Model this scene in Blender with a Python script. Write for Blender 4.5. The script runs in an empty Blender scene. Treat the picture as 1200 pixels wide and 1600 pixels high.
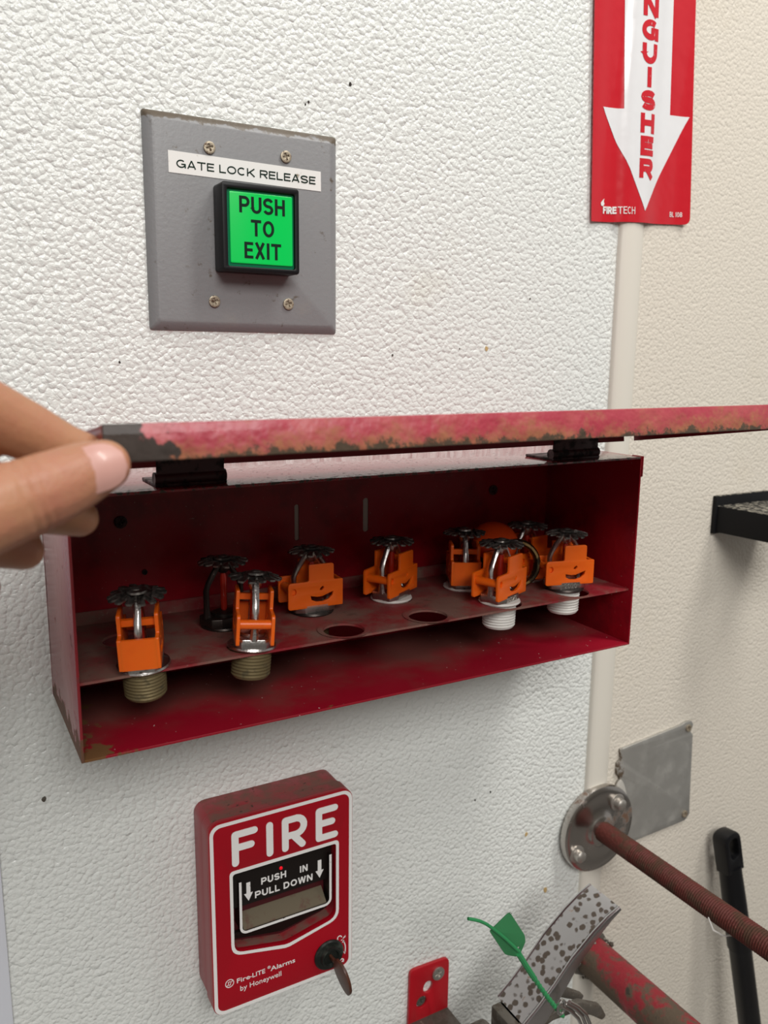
import bpy, bmesh, math, random
from mathutils import Vector, Matrix, Euler
random.seed(7)
C = bpy.context.scene.collection
H0 = 1.30                      # height of the local origin (lower left corner of the grey plate) above the floor, m
PI = math.pi
def W(x, y, z): return (x*.001, y*.001, z*.001 + H0)   # wall millimetres -> metres

# ---------------------------------------------------------------- camera, world, lights, exposure
cam_d = bpy.data.cameras.new('camera'); cam = bpy.data.objects.new('camera', cam_d); C.objects.link(cam)
cam.location = W(-115.863, -472.357, -12.372)
ya, pi_, ro = math.radians(29.407), math.radians(-10.746), math.radians(.635)
fw = Vector((math.sin(ya)*math.cos(pi_), math.cos(ya)*math.cos(pi_), math.sin(pi_)))
rt = Vector((math.cos(ya), -math.sin(ya), 0)); up = rt.cross(fw)
r2 = math.cos(ro)*rt + math.sin(ro)*up; u2 = -math.sin(ro)*rt + math.cos(ro)*up
cam.rotation_euler = Matrix((r2, u2, -fw)).transposed().to_euler()
cam_d.sensor_fit = 'HORIZONTAL'; cam_d.sensor_width = 36; cam_d.lens = 36*1291.62/1200
cam_d.clip_start = .01; cam_d.clip_end = 50
cam_d.dof.use_dof = True; cam_d.dof.focus_distance = .47; cam_d.dof.aperture_fstop = 16
bpy.context.scene.camera = cam

wd = bpy.data.worlds.new('room_light'); bpy.context.scene.world = wd; wd.use_nodes = True
wd.node_tree.nodes['Background'].inputs[0].default_value = (1, .98, .95, 1)
wd.node_tree.nodes['Background'].inputs[1].default_value = .36
def area(name, loc, target, sx, sy, power, col):
    d = bpy.data.lights.new(name, 'AREA'); d.shape = 'RECTANGLE'; d.size = sx; d.size_y = sy
    d.energy = power; d.color = col
    o = bpy.data.objects.new(name, d); C.objects.link(o); o.location = loc
    o.rotation_euler = (Vector(target)-Vector(loc)).to_track_quat('-Z', 'Y').to_euler(); return o
area('ceiling_lamp', (.75, -.75, 2.65), (.35, -.25, 1.2), .25, .9, 17, (1, .975, .93))
area('ceiling_lamp', (-.35, -2.3, 2.6), (0, 0, 1.1), 1.3, .9, 42, (1, .985, .955))
vs = bpy.context.scene.view_settings
vs.view_transform = 'Standard'; vs.look = 'None'; vs.gamma = 1; vs.use_curve_mapping = False; vs.exposure = 0
bpy.context.scene.display_settings.display_device = 'sRGB'

# ---------------------------------------------------------------- materials
def mat(name, col, rough=.5, metal=0, layers=(), bump=None, spec=.5, sss=0, emit=None, coat=0, seed=0):
    """procedural material; layers = dicts(col, rough, metal, s=scale, lo, hi, det, grad=(axis, a, b, weight), vor)"""
    m = bpy.data.materials.new(name); m.use_nodes = True
    nt = m.node_tree; N = nt.nodes; L = nt.links; b = N['Principled BSDF']
    b.inputs['Roughness'].default_value = rough; b.inputs['Metallic'].default_value = metal
    b.inputs['Specular IOR Level'].default_value = spec; b.inputs['Coat Weight'].default_value = coat
    if sss: b.inputs['Subsurface Weight'].default_value = sss; b.inputs['Subsurface Scale'].default_value = .002
    tc = N.new('ShaderNodeTexCoord'); mp = N.new('ShaderNodeMapping'); mp.inputs['Location'].default_value = (seed*1.3, seed*.7, seed*2.1)
    L.new(tc.outputs['Object'], mp.inputs[0])
    def rgb(c): n = N.new('ShaderNodeRGB'); n.outputs[0].default_value = (*c, 1); return n.outputs[0]
    def val(v): n = N.new('ShaderNodeValue'); n.outputs[0].default_value = v; return n.outputs[0]
    c = rgb(col); r = val(rough); me = val(metal)
    for l in layers:
        if l.get('vor'):
            t = N.new('ShaderNodeTexVoronoi'); t.inputs['Scale'].default_value = l['s']; t.inputs['Randomness'].default_value = 1
            ns = N.new('ShaderNodeTexNoise'); ns.inputs['Scale'].default_value = l['s']*1.4
            mx = N.new('ShaderNodeMix'); mx.data_type = 'VECTOR'; mx.inputs['Factor'].default_value = .004*100/l['s']
            L.new(mp.outputs[0], mx.inputs[4]); L.new(ns.outputs['Color'], mx.inputs[5]); L.new(mp.outputs[0], ns.inputs['Vector'])
            L.new(mx.outputs[1], t.inputs['Vector']); f = t.outputs['Distance']
        else:
            t = N.new('ShaderNodeTexNoise'); t.inputs['Scale'].default_value = l['s']; t.inputs['Detail'].default_value = l.get('det', 5)
            t.inputs['Roughness'].default_value = l.get('nr', .6); L.new(mp.outputs[0], t.inputs['Vector']); f = t.outputs['Fac']
            if 'str' in l:
                m2 = N.new('ShaderNodeMapping'); m2.inputs['Scale'].default_value = l['str']; L.new(mp.outputs[0], m2.inputs[0]); L.new(m2.outputs[0], t.inputs['Vector'])
        for g in l.get('grad', ()):
            ax, a, b_, w = g
            sx = N.new('ShaderNodeSeparateXYZ'); L.new(tc.outputs['Object'], sx.inputs[0])
            mr = N.new('ShaderNodeMapRange'); mr.inputs['From Min'].default_value = a; mr.inputs['From Max'].default_value = b_
            mr.inputs['To Max'].default_value = w; L.new(sx.outputs['XYZ'.index(ax)], mr.inputs[0])
            ad = N.new('ShaderNodeMath'); L.new(f, ad.inputs[0]); L.new(mr.outputs[0], ad.inputs[1]); f = ad.outputs[0]
        if l.get('up'):
            gm = N.new('ShaderNodeNewGeometry'); sx = N.new('ShaderNodeSeparateXYZ'); L.new(gm.outputs['Normal'], sx.inputs[0])
            mr = N.new('ShaderNodeMapRange'); mr.inputs['From Min'].default_value = .3; mr.inputs['From Max'].default_value = .9
            mr.inputs['To Min'].default_value = -1; mr.inputs['To Max'].default_value = 0; L.new(sx.outputs[2], mr.inputs[0])
            ad = N.new('ShaderNodeMath'); L.new(f, ad.inputs[0]); L.new(mr.outputs[0], ad.inputs[1]); f = ad.outputs[0]
        mr = N.new('ShaderNodeMapRange'); mr.interpolation_type = 'SMOOTHSTEP'
        mr.inputs['From Min'].default_value = l['lo']; mr.inputs['From Max'].default_value = l['hi']
        mr.inputs['To Max'].default_value = l.get('amt', 1); L.new(f, mr.inputs[0]); f = mr.outputs[0]
        mx = N.new('ShaderNodeMix'); mx.data_type = 'RGBA'; L.new(f, mx.inputs['Factor']); L.new(c, mx.inputs[6]); mx.inputs[7].default_value = (*l['col'], 1); c = mx.outputs[2]
        for key in ('rough', 'metal'):
            if key in l:
                mf = N.new('ShaderNodeMix'); L.new(f, mf.inputs['Factor']); L.new(r if key == 'rough' else me, mf.inputs[2]); mf.inputs[3].default_value = l[key]
                if key == 'rough': r = mf.outputs[0]
                else: me = mf.outputs[0]
    L.new(c, b.inputs['Base Color']); L.new(r, b.inputs['Roughness']); L.new(me, b.inputs['Metallic'])
    if emit: L.new(c, b.inputs['Emission Color']); b.inputs['Emission Strength'].default_value = emit
    if bump:
        h = None
        for (kind, s, wgt) in bump['t']:
            if kind == 'n':
                t = N.new('ShaderNodeTexNoise'); t.inputs['Scale'].default_value = s; t.inputs['Detail'].default_value = 2; t.inputs['Distortion'].default_value = bump.get('dist', 0); o = t.outputs['Fac']; L.new(mp.outputs[0], t.inputs['Vector'])
            else:
                t = N.new('ShaderNodeTexVoronoi'); t.feature = 'SMOOTH_F1'; t.inputs['Smoothness'].default_value = .25; t.inputs['Scale'].default_value = s; o = t.outputs['Distance']
                ns = N.new('ShaderNodeTexNoise'); ns.inputs['Scale'].default_value = s*.7; L.new(mp.outputs[0], ns.inputs['Vector'])
                mx = N.new('ShaderNodeVectorMath'); mx.operation = 'MULTIPLY_ADD'; L.new(ns.outputs['Color'], mx.inputs[0]); mx.inputs[1].default_value = (1.1/s,)*3; L.new(mp.outputs[0], mx.inputs[2])
                L.new(mx.outputs[0], t.inputs['Vector'])
                if kind == 'd':      # dome-shaped pebbles
                    sq = N.new('ShaderNodeMath'); sq.operation = 'POWER'; L.new(o, sq.inputs[0]); sq.inputs[1].default_value = 1.7; o = sq.outputs[0]
            ml = N.new('ShaderNodeMath'); ml.operation = 'MULTIPLY'; L.new(o, ml.inputs[0]); ml.inputs[1].default_value = wgt
            if h: ad = N.new('ShaderNodeMath'); L.new(h, ad.inputs[0]); L.new(ml.outputs[0], ad.inputs[1]); h = ad.outputs[0]
            else: h = ml.outputs[0]
        bn = N.new('ShaderNodeBump'); bn.inputs['Strength'].default_value = bump.get('st', 1); bn.inputs['Distance'].default_value = bump['d']
        L.new(h, bn.inputs['Height']); L.new(bn.outputs[0], b.inputs['Normal'])
    return m

GR = dict
M = {}
M['wall'] = mat('pebbled_white_panel', (.775, .795, .765), .25, bump=GR(t=(('d', 335, -1.0), ('n', 310, .55), ('n', 900, .10)), d=.00085, dist=.8),
    layers=(GR(col=(.66, .63, .52), s=9, lo=.60, hi=.80, amt=.35), GR(col=(.12, .08, .05), s=120, lo=.80, hi=.84, det=2)))
M['wall2'] = mat('pebbled_cream_panel', (.73, .675, .585), .36, bump=GR(t=(('d', 370, -1), ('n', 360, .5), ('n', 900, .08)), d=.0005, dist=.6),
    layers=(GR(col=(.62, .54, .40), s=7, lo=.58, hi=.8, amt=.4),), seed=3)
M['wall3'] = mat('plain_back_wall', (.34, .32, .29), .6)
M['trim'] = mat('cream_vinyl', (.74, .70, .62), .35)
M['trim2'] = mat('white_vinyl', (.72, .74, .80), .35)
M['floor'] = mat('grey_floor', (.16, .15, .14), .5, layers=(GR(col=(.2, .19, .18), s=6, lo=.4, hi=.7),))
M['grey'] = mat('grey_paint', (.235, .235, .24), .42, bump=GR(t=(('n', 500, 1),), d=.00012), layers=(GR(col=(.30, .28, .25), s=35, lo=.6, hi=.8, amt=.4),
    GR(col=(.10, .075, .05), s=160, lo=.62, hi=.75, grad=(('Z', .1085, .1136, .42),), det=8)))
M['black'] = mat('black_plastic', (.007, .007, .008), .42, spec=.25)
M['blackm'] = mat('black_matte', (.006, .006, .007), .6, spec=.2, layers=(GR(col=(.36, .33, .27), rough=.9, s=300, lo=.42, hi=.66, up=1, amt=.9),))
M['green'] = mat('lit_green_lens', (.0, .46, .07), .25, emit=.36)
M['greenrim'] = mat('green_rim', (.0, .16, .07), .25)
M['ink'] = mat('black_ink', (.008, .022, .015), .6, spec=.1)
M['label'] = mat('white_label', (.82, .81, .78), .5, layers=(GR(col=(.25, .2, .13), s=130, lo=.66, hi=.76, grad=(('X', .035, .0, .08),)),))
M['white'] = mat('white_print', (.84, .82, .80), .4)
M['whitep'] = mat('worn_white_print', (.84, .82, .80), .4, layers=(GR(col=(.03, .02, .02), s=420, lo=.66, hi=.70),))
M['screw'] = mat('rusty_screw', (.42, .36, .27), .45, .6, layers=(GR(col=(.10, .05, .025), metal=0, rough=.8, s=500, lo=.5, hi=.66),))
M['dark'] = mat('dark_recess', (.02, .012, .008), .8)
M['red'] = mat('cabinet_red', (.27, .004, .012), .30, spec=.35, bump=GR(t=(('n', 90, 1), ('n', 500, .06)), d=.0005),
    layers=(GR(col=(.16, .004, .010), s=25, lo=.45, hi=.7), GR(col=(.33, .2, .17), s=900, lo=.76, hi=.80, det=1)))
M['redside'] = mat('cabinet_red_side', (.26, .010, .018), .26, spec=.9, bump=GR(t=(('n', 120, 1),), d=.0003),
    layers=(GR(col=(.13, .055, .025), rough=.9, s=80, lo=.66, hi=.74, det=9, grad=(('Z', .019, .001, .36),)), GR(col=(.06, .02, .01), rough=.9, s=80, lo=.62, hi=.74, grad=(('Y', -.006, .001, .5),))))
M['redtop'] = mat('cabinet_red_top', (.24, .008, .016), .22, coat=.5, layers=(GR(col=(.05, .03, .02), rough=.9, s=260, lo=.6, hi=.68, grad=(('Y', -.080, -.092, .12),)),))
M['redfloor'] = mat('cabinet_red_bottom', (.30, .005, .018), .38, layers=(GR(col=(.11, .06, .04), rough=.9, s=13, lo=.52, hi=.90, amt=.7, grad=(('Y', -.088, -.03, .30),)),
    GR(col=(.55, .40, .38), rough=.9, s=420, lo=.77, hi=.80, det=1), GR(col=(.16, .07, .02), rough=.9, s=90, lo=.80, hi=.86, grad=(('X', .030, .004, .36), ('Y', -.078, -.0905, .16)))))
M['shelf'] = mat('dusty_red_shelf', (.25, .012, .02), .5, layers=(GR(col=(.19, .118, .088), rough=.92, s=30, lo=.34, hi=.62, det=9, nr=.65, amt=.85),
    GR(col=(.30, .24, .19), rough=.95, s=600, lo=.60, hi=.75, amt=.6), GR(col=(.10, .05, .035), rough=.95, s=95, lo=.58, hi=.72, amt=.7)))
M['lip'] = mat('rusted_red_lip', (.40, .040, .064), .42, coat=.15, bump=GR(t=(('n', 160, 1), ('v', 90, .35)), d=.0010),
    layers=(GR(col=(.44, .085, .085), s=32, lo=.42, hi=.66, amt=.8), GR(col=(.36, .125, .06), rough=.8, s=62, lo=.50, hi=.74, grad=(('Z', -.002, -.0115, .20),), det=10, nr=.75),
            GR(col=(.075, .05, .03), rough=.9, s=130, lo=.70, hi=.80, grad=(('Z', -.0045, -.012, .32),), det=10, nr=.75), GR(col=(.10, .06, .035), rough=.9, s=95, lo=.735, hi=.77, det=8),
            GR(col=(.045, .032, .026), rough=.85, s=85, det=6, lo=.88, hi=.93, grad=(('X', .040, .0, .62), ('Z', -.002, -.012, .16)))), seed=5)
M['lid'] = mat('lid_red', (.20, .004, .012), .34, layers=(GR(col=(.05, .025, .015), rough=.9, s=90, lo=.64, hi=.74),))
M['hinge'] = mat('dark_hinge', (.045, .010, .012), .5, layers=(GR(col=(.012, .008, .007), rough=.9, s=140, lo=.45, hi=.6),))
M['slot'] = mat('wall_seen_through_slot', (.42, .40, .36), .7)
M['orange'] = mat('orange_plastic', (.93, .145, .006), .36, sss=.25, layers=(GR(col=(.76, .095, .004), s=60, lo=.5, hi=.8, amt=.5),))
M['orange2'] = mat('orange_cap_plastic', (.62, .055, .004), .42)
M['chrome'] = mat('dull_chrome', (.56, .54, .52), .30, 1, bump=GR(t=(('n', 900, 1),), d=.00015), layers=(GR(col=(.16, .14, .12), rough=.6, s=260, lo=.55, hi=.75),))
M['bronze'] = mat('dark_bronze', (.055, .045, .04), .38, .8, layers=(GR(col=(.30, .28, .26), s=400, lo=.66, hi=.75, metal=1),))
M['deflector'] = mat('tarnished_deflector', (.26, .24, .22), .32, .95, layers=(GR(col=(.03, .026, .022), rough=.7, metal=.3, s=130, lo=.42, hi=.6),))
M['brass'] = mat('tape_wrapped_brass', (.20, .155, .075), .55, .5, layers=(GR(col=(.11, .09, .05), rough=.8, s=150, lo=.5, hi=.7),))
M['brassring'] = mat('brass_ring', (.20, .13, .055), .38, 1, layers=(GR(col=(.04, .03, .02), rough=.7, s=120, lo=.5, hi=.66),))
M['teflon'] = mat('white_sealing_tape', (.72, .70, .66), .55)
M['bulb'] = mat('red_glass_bulb', (.4, .02, .01), .1)
M['fire'] = mat('alarm_red', (.36, .003, .012), .40, spec=.3)
M['firebody'] = mat('alarm_body_red', (.30, .022, .030), .40, layers=(GR(col=(.165, .095, .07), rough=.95, s=85, lo=.34, hi=.62, up=1, amt=.82, det=8), GR(col=(.05, .035, .025), rough=.95, s=260, lo=.62, hi=.72, up=1)))
M['pocket'] = mat('alarm_pocket_black', (.009, .006, .005), .4, spec=.3)
M['pocketred'] = mat('alarm_pocket_red', (.06, .003, .006), .5)
M['ledge'] = mat('dusty_ledge', (.10, .02, .015), .6, layers=(GR(col=(.145, .118, .078), rough=.95, s=70, lo=.26, hi=.46, det=8),))
M['led'] = mat('red_led', (.7, .0, .01), .3, emit=.6)
M['lock'] = mat('black_lock', (.010, .012, .010), .38, spec=.3, layers=(GR(col=(.10, .11, .09), s=90, lo=.5, hi=.75, amt=.5),))
M['key'] = mat('brown_key', (.085, .028, .014), .42, layers=(GR(col=(.05, .016, .01), s=90, lo=.45, hi=.7),))
M['signred'] = mat('sign_red', (.58, .012, .024), .22, coat=.3, bump=GR(t=(('n', 55, 1),), d=.0006))
M['signwhite'] = mat('sign_white', (.80, .80, .81), .25, coat=.25, bump=GR(t=(('n', 55, 1),), d=.0004))
M['signletter'] = mat('worn_red_letter', (.60, .014, .026), .28, layers=(GR(col=(.78, .76, .76), s=330, lo=.66, hi=.69, det=6, str=(2.2, 1, .5)),))
M['steel'] = mat('galvanised_steel', (.47, .46, .43), .44, .65, layers=(GR(col=(.55, .54, .50), s=45, lo=.45, hi=.8, det=9, nr=.7, metal=.4, rough=.6, amt=.7), GR(col=(.22, .21, .19), s=16, lo=.5, hi=.8, amt=.5), GR(col=(.10, .07, .045), metal=0, rough=.9, s=120, lo=.70, hi=.82, grad=(('X', .010, .0, .32),))))
M['flange'] = mat('chrome_flange', (.50, .47, .44), .22, 1, layers=(GR(col=(.20, .12, .08), rough=.7, metal=.4, s=45, lo=.56, hi=.68),))
M['bolt'] = mat('steel_bolt', (.50, .47, .43), .38, .85)
M['rod'] = mat('rusty_red_rod', (.105, .022, .016), .62, spec=.3, bump=GR(t=(('n', 420, 1),), d=.0008), layers=(GR(col=(.075, .038, .024), rough=.95, s=90, lo=.44, hi=.62, det=7),
    GR(col=(.24, .16, .11), rough=.95, s=600, lo=.66, hi=.76, amt=.7)))
M['pipe'] = mat('dirty_red_pipe', (.27, .012, .022), .48, bump=GR(t=(('n', 260, 1),), d=.0007), layers=(GR(col=(.105, .075, .05), rough=.95, s=34, lo=.56, hi=.66, det=8, nr=.7, grad=(('X', .010, -.014, .16), ('Z', .010, -.014, .10))),
    GR(col=(.05, .04, .03), rough=.95, s=140, lo=.64, hi=.72)))
M['lever'] = mat('spotted_steel', (.52, .51, .51), .40, .75, layers=(GR(col=(.085, .065, .05), rough=.85, metal=.1, s=185, lo=.50, hi=.34, vor=1),
    GR(col=(.20, .085, .02), rough=.9, metal=0, s=75, lo=.62, hi=.70), ), seed=2)
M['flangebright'] = mat('bright_steel_edge', (.56, .54, .54), .26, 1)
M['darksteel'] = mat('dark_dirty_steel', (.15, .135, .115), .5, .6, layers=(GR(col=(.075, .06, .045), rough=.9, metal=.1, s=80, lo=.45, hi=.6), GR(col=(.36, .33, .26), metal=.2, rough=.9, s=140, lo=.62, hi=.7)))
M['caulk'] = mat('grey_caulk', (.46, .44, .40), .5)
M['redbracket'] = mat('bracket_red', (.42, .006, .014), .36)
M['tag'] = mat('green_tag', (.035, .20, .075), .5, layers=(GR(col=(.10, .19, .10), s=60, lo=.6, hi=.75, amt=.6),))
M['seal'] = mat('green_seal', (.03, .26, .09), .4)
M['wire'] = mat('steel_wire', (.50, .49, .47), .3, 1)
M['mop'] = mat('black_handle', (.005, .005, .006), .36, spec=.3)
M['thread'] = mat('white_thread', (.75, .72, .68), .7)
M['skin'] = mat('skin', (.42, .20, .105), .48, sss=.12, bump=GR(t=(('n', 420, .5), ('v', 700, .4)), d=.0002), layers=(GR(col=(.40, .15, .095), s=26, lo=.40, hi=.68, amt=.85), GR(col=(.46, .24, .12), s=40, lo=.52, hi=.75, amt=.5)))
M['nail'] = mat('nail', (.56, .30, .255), .36, coat=.15)

# ---------------------------------------------------------------- mesh helpers (millimetres in, metres out)
WALL = Matrix(((1, 0, 0, 0), (0, 0, -1, 0), (0, 1, 0, 0), (0, 0, 0, 1)))      # (u, v, out) -> (x, -out, z)
def T(x, y, z): return Matrix.Translation((x, y, z))
def RZ(a): return Matrix.Rotation(a, 4, 'Z')
def bm_new(): return bmesh.new()
def put(bm, me, mx):
    me.transform(mx); tb = bmesh.new(); tb.from_mesh(me); bmesh.ops.remove_doubles(tb, verts=tb.verts, dist=1e-4)
    bmesh.ops.recalc_face_normals(tb, faces=tb.faces); tb.to_mesh(me); tb.free(); bm.from_mesh(me)
def curve_mesh(cu, res=None):
    o = bpy.data.objects.new('tmp', cu); me = bpy.data.meshes.new_from_object(o); bpy.data.objects.remove(o); return me
def prism(bm, loops, d, mx=Matrix(), bev=0, z0=0):
    """closed 2D loops (first is outer, rest holes) extruded from z0 to z0+d"""
    cu = bpy.data.curves.new('c', 'CURVE'); cu.dimensions = '2D'; cu.fill_mode = 'BOTH'
    cu.extrude = max(d/2-bev, 0); cu.bevel_depth = bev; cu.offset = -bev; cu.bevel_resolution = 1
    for lp in loops:
        s = cu.splines.new('POLY'); s.points.add(len(lp)-1); s.use_cyclic_u = True
        for p, q in zip(s.points, lp): p.co = (q[0], q[1], 0, 1)
    me = curve_mesh(cu); put(bm, me, mx @ T(0, 0, z0+d/2)); bpy.data.meshes.remove(me); bpy.data.curves.remove(cu)
def text(bm, s, size, mx, d=.2, width=1, bold=0, align='LEFT', shear=0):
    cu = bpy.data.curves.new('t', 'FONT'); cu.body = s; cu.size = size; cu.align_x = align; cu.extrude = d/2; cu.offset = bold; cu.shear = shear
    cu.resolution_u = 3
    me = curve_mesh(cu); put(bm, me, mx @ T(0, 0, d/2) @ Matrix.Diagonal((width, 1, 1, 1))); bpy.data.meshes.remove(me); bpy.data.curves.remove(cu)
def box(bm, x0, x1, y0, y1, z0, z1, bev=0, seg=2, mx=Matrix()):
    r = bmesh.ops.create_cube(bm, size=1, matrix=mx @ T((x0+x1)/2, (y0+y1)/2, (z0+z1)/2) @ Matrix.Diagonal((x1-x0, y1-y0, z1-z0, 1)))
    if bev:
        es = {e for v in r['verts'] for e in v.link_edges}
        bmesh.ops.bevel(bm, geom=list(es), offset=bev, segments=seg, affect='EDGES', profile=.5)
def lathe(bm, prof, n=24, mx=Matrix(), cap=True):
    rings = []
    for r, z in prof: rings.append([bm.verts.new(mx @ Vector((r*math.cos(2*PI*k/n), r*math.sin(2*PI*k/n), z))) for k in range(n)])
    for a, b in zip(rings, rings[1:]):
        for k in range(n): bm.faces.new((a[k], a[(k+1) % n], b[(k+1) % n], b[k]))
    if cap:
        bm.faces.new(rings[0][::-1]); bm.faces.new(rings[-1])
def tube(bm, pts, rad, n=10, cap=True, flat=1):
    pts = [Vector(p) for p in pts]; rads = rad if hasattr(rad, '__len__') else [rad]*len(pts)
    up0 = None; rings = []
    for i, p in enumerate(pts):
        t = (pts[min(i+1, len(pts)-1)]-pts[max(i-1, 0)]).normalized()
        if up0 is None:
            up0 = t.orthogonal().normalized()
        up0 = (up0-t*up0.dot(t)).normalized(); s = t.cross(up0)
        rings.append([bm.verts.new(p+(up0*math.cos(2*PI*k/n)+s*flat*math.sin(2*PI*k/n))*rads[i]) for k in range(n)])
    for a, b in zip(rings, rings[1:]):
        for k in range(n): bm.faces.new((a[k], a[(k+1) % n], b[(k+1) % n], b[k]))
    if cap: bm.faces.new(rings[0][::-1]); bm.faces.new(rings[-1])
def rrect(x0, y0, x1, y1, r, n=5):
    o = []
    for cx, cy, a0 in ((x1-r, y1-r, 0), (x0+r, y1-r, 90), (x0+r, y0+r, 180), (x1-r, y0+r, 270)):
        for k in range(n+1):
            a = math.radians(a0+90*k/n); o.append((cx+r*math.cos(a), cy+r*math.sin(a)))
    return o
def circle(cx, cy, r, n=20, ry=None): return [(cx+r*math.cos(2*PI*k/n), cy+(ry or r)*math.sin(2*PI*k/n)) for k in range(n)]
def roundpoly(pts, r, n=4):
    """polygon with rounded corners, r = one radius or a list"""
    o = []; m = len(pts)
    for i, p in enumerate(pts):
        rr = r[i] if hasattr(r, '__len__') else r
        p = Vector(p); a = Vector(pts[i-1])-p; b = Vector(pts[(i+1) % m])-p
        if rr <= 0: o.append(tuple(p)); continue
        p0 = p+a.normalized()*rr; p1 = p+b.normalized()*rr
        for k in range(n+1):
            t = k/n; q = p0*(1-t)**2+p*2*t*(1-t)+p1*t*t; o.append(tuple(q))
    return o
def stroke(pts, w, n=6, flat=False):
    """outline of a round-ended stroke through pts (2D, open)"""
    pts = [Vector(p) for p in pts]; L_, R_ = [], []
    for i, p in enumerate(pts):
        d0 = (p-pts[i-1]).normalized() if i else (pts[1]-p).normalized()
        d1 = (pts[i+1]-p).normalized() if i < len(pts)-1 else d0
        t = (d0+d1).normalized(); nn = Vector((-t.y, t.x)); k = w/2/max(.5, nn.dot(Vector((-d0.y, d0.x))))
        L_.append(p+nn*k); R_.append(p-nn*k)
    def cap(c, d):
        a0 = math.atan2(d.y, d.x)
        return [c+Vector((math.cos(a0+PI/2-PI*k/n), math.sin(a0+PI/2-PI*k/n)))*w/2 for k in range(1, n)]
    if flat: return [tuple(q) for q in L_+R_[::-1]]
    o = L_+cap(pts[-1], (pts[-1]-pts[-2]))+R_[::-1]+cap(pts[0], pts[0]-pts[1])
    return [tuple(q) for q in o]
def arc(cx, cy, r, a0, a1, n=10, ry=None): return [(cx+r*math.cos(math.radians(a0+(a1-a0)*k/n)), cy+(ry or r)*math.sin(math.radians(a0+(a1-a0)*k/n))) for k in range(n+1)]

def glyph(ch, w, h, s):
    """centre lines of a plain sans capital in a w x h box, stroke width s"""
    l, r, b, t, m, c = s/2, w-s/2, s/2, h-s/2, h*.52, w/2
    rx = (w-s)/2; ry = (h-s)/2
    def el(cx, cy, ax, ay, a0, a1, n=14): return arc(cx, cy, ax, a0, a1, n, ay)
    q = (h-s)/4; up = (h-s)/2*.5
    bowl = lambda y0, y1, x1: [(l, y1)]+el(x1-(y1-y0)/2, (y0+y1)/2, (y1-y0)/2, (y1-y0)/2, 90, -90, 10)+[(l, y0)]
    return {
     'A': [[(l, 0), (c, h)], [(r, 0), (c, h)], [(w*.22, h*.27), (w*.78, h*.27)]], 'B': [[(l, 0), (l, h)], bowl(m, t, r-.05*w), bowl(b, m, r)],
     'C': [el(c, h/2, rx, ry, 48, 312, 22)], 'D': [[(l, 0), (l, h)], [(l, t)]+el(max(l, r-ry), h/2, min(rx*2, ry), ry, 90, -90, 14)+[(l, b)]],
     'E': [[(l, 0), (l, h)], [(l, t), (w, t)], [(l, m), (w*.93, m)], [(l, b), (w, b)]], 'F': [[(l, 0), (l, h)], [(l, t), (w, t)], [(l, m), (w*.9, m)]],
     'G': [el(c, h/2, rx, ry, 46, 330, 22)+[(r, h*.44)], [(c*1.05, h*.46), (w, h*.46)], [(r, h*.46), (r, 0)]],
     'H': [[(l, 0), (l, h)], [(r, 0), (r, h)], [(l, m), (r, m)]], 'I': [[(c, 0), (c, h)]], 'K': [[(l, 0), (l, h)], [(l, h*.34), (w*.93, h)], [(w*.36, h*.52), (w*.95, 0)]],
     'L': [[(l, 0), (l, h)], [(l, b), (w, b)]], 'N': [[(l, 0), (l, h)], [(r, 0), (r, h)], [(l, h), (r, 0)]], 'O': [el(c, h/2, rx, ry, 0, 360, 30)],
     'P': [[(l, 0), (l, h)], bowl(h*.44, t, r)], 'R': [[(l, 0), (l, h)], bowl(h*.47, t, r), [(w*.5, h*.46), (w*.93, 0)]],
     'S': [el(c, t-q, rx, q, 18, 270, 14)+el(c, b+q, rx, q, 90, -162, 14)[1:]], 'T': [[(c, 0), (c, h)], [(0, t), (w, t)]],
     'U': [[(l, h), (l, b+rx)]+el(c, b+rx, rx, rx, 180, 360, 14)+[(r, h)]], 'W': [[(s*.4, h), (w*.27, 0)], [(w*.27, 0), (c, h)], [(c, h), (w*.73, 0)], [(w*.73, 0), (w-s*.4, h)]],
     'X': [[(s*.5, 0), (w-s*.5, h)], [(s*.5, h), (w-s*.5, 0)]], '0': [el(c, h/2, rx, ry, 0, 360, 26)], '1': [[(c, 0), (c, h)], [(c, h*.86), (w*.2, h*.7)]],
     '8': [el(c, t-q, rx*.9, q, 0, 360, 20), el(c, b+q, rx, q, 0, 360, 20)]}[ch]
WD = {'I': .3, 'W': 1.36, 'E': .86, 'F': .82, 'L': .80, 'G': 1.1, 'O': 1.12, 'C': 1.04, 'D': 1.02, 'N': 1.0, '1': .5, 'A': 1.04}
def sans(bm, txt, x, y, h, w, s, gap, mx=Matrix(), d=.15, align='L', sp=None):
    """letters of height h, nominal width w, stroke s"""
    ws = [(sp or w*.55) if c == ' ' else max(w*WD.get(c, 1), s) for c in txt]
    tot = sum(ws)+gap*(len(txt)-1); x -= tot/2 if align == 'C' else 0; k = 0
    for c, cw in zip(txt, ws):
        if c != ' ':
            for ln in glyph(c, cw, h, s):
                closed = len(ln) > 18 and (Vector(ln[0])-Vector(ln[-1])).length < 1e-6
                if closed:
                    n = len(ln)-1; cx, cy = x+cw/2, y+(min(p[1] for p in ln)+max(p[1] for p in ln))/2; ax = max(p[0] for p in ln)-min(p[0] for p in ln); ay = max(p[1] for p in ln)-min(p[1] for p in ln)
                    prism(bm, [circle(cx, cy, (ax+s)/2, n, (ay+s)/2), circle(cx, cy, (ax-s)/2, n, (ay-s)/2)], d, mx @ T(0, 0, k*.004))
                else: prism(bm, [[(p[0]+x, p[1]+y) for p in stroke(ln, s, flat=True)]], d, mx @ T(0, 0, k*.004))
                k += 1
        x += cw+gap
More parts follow.
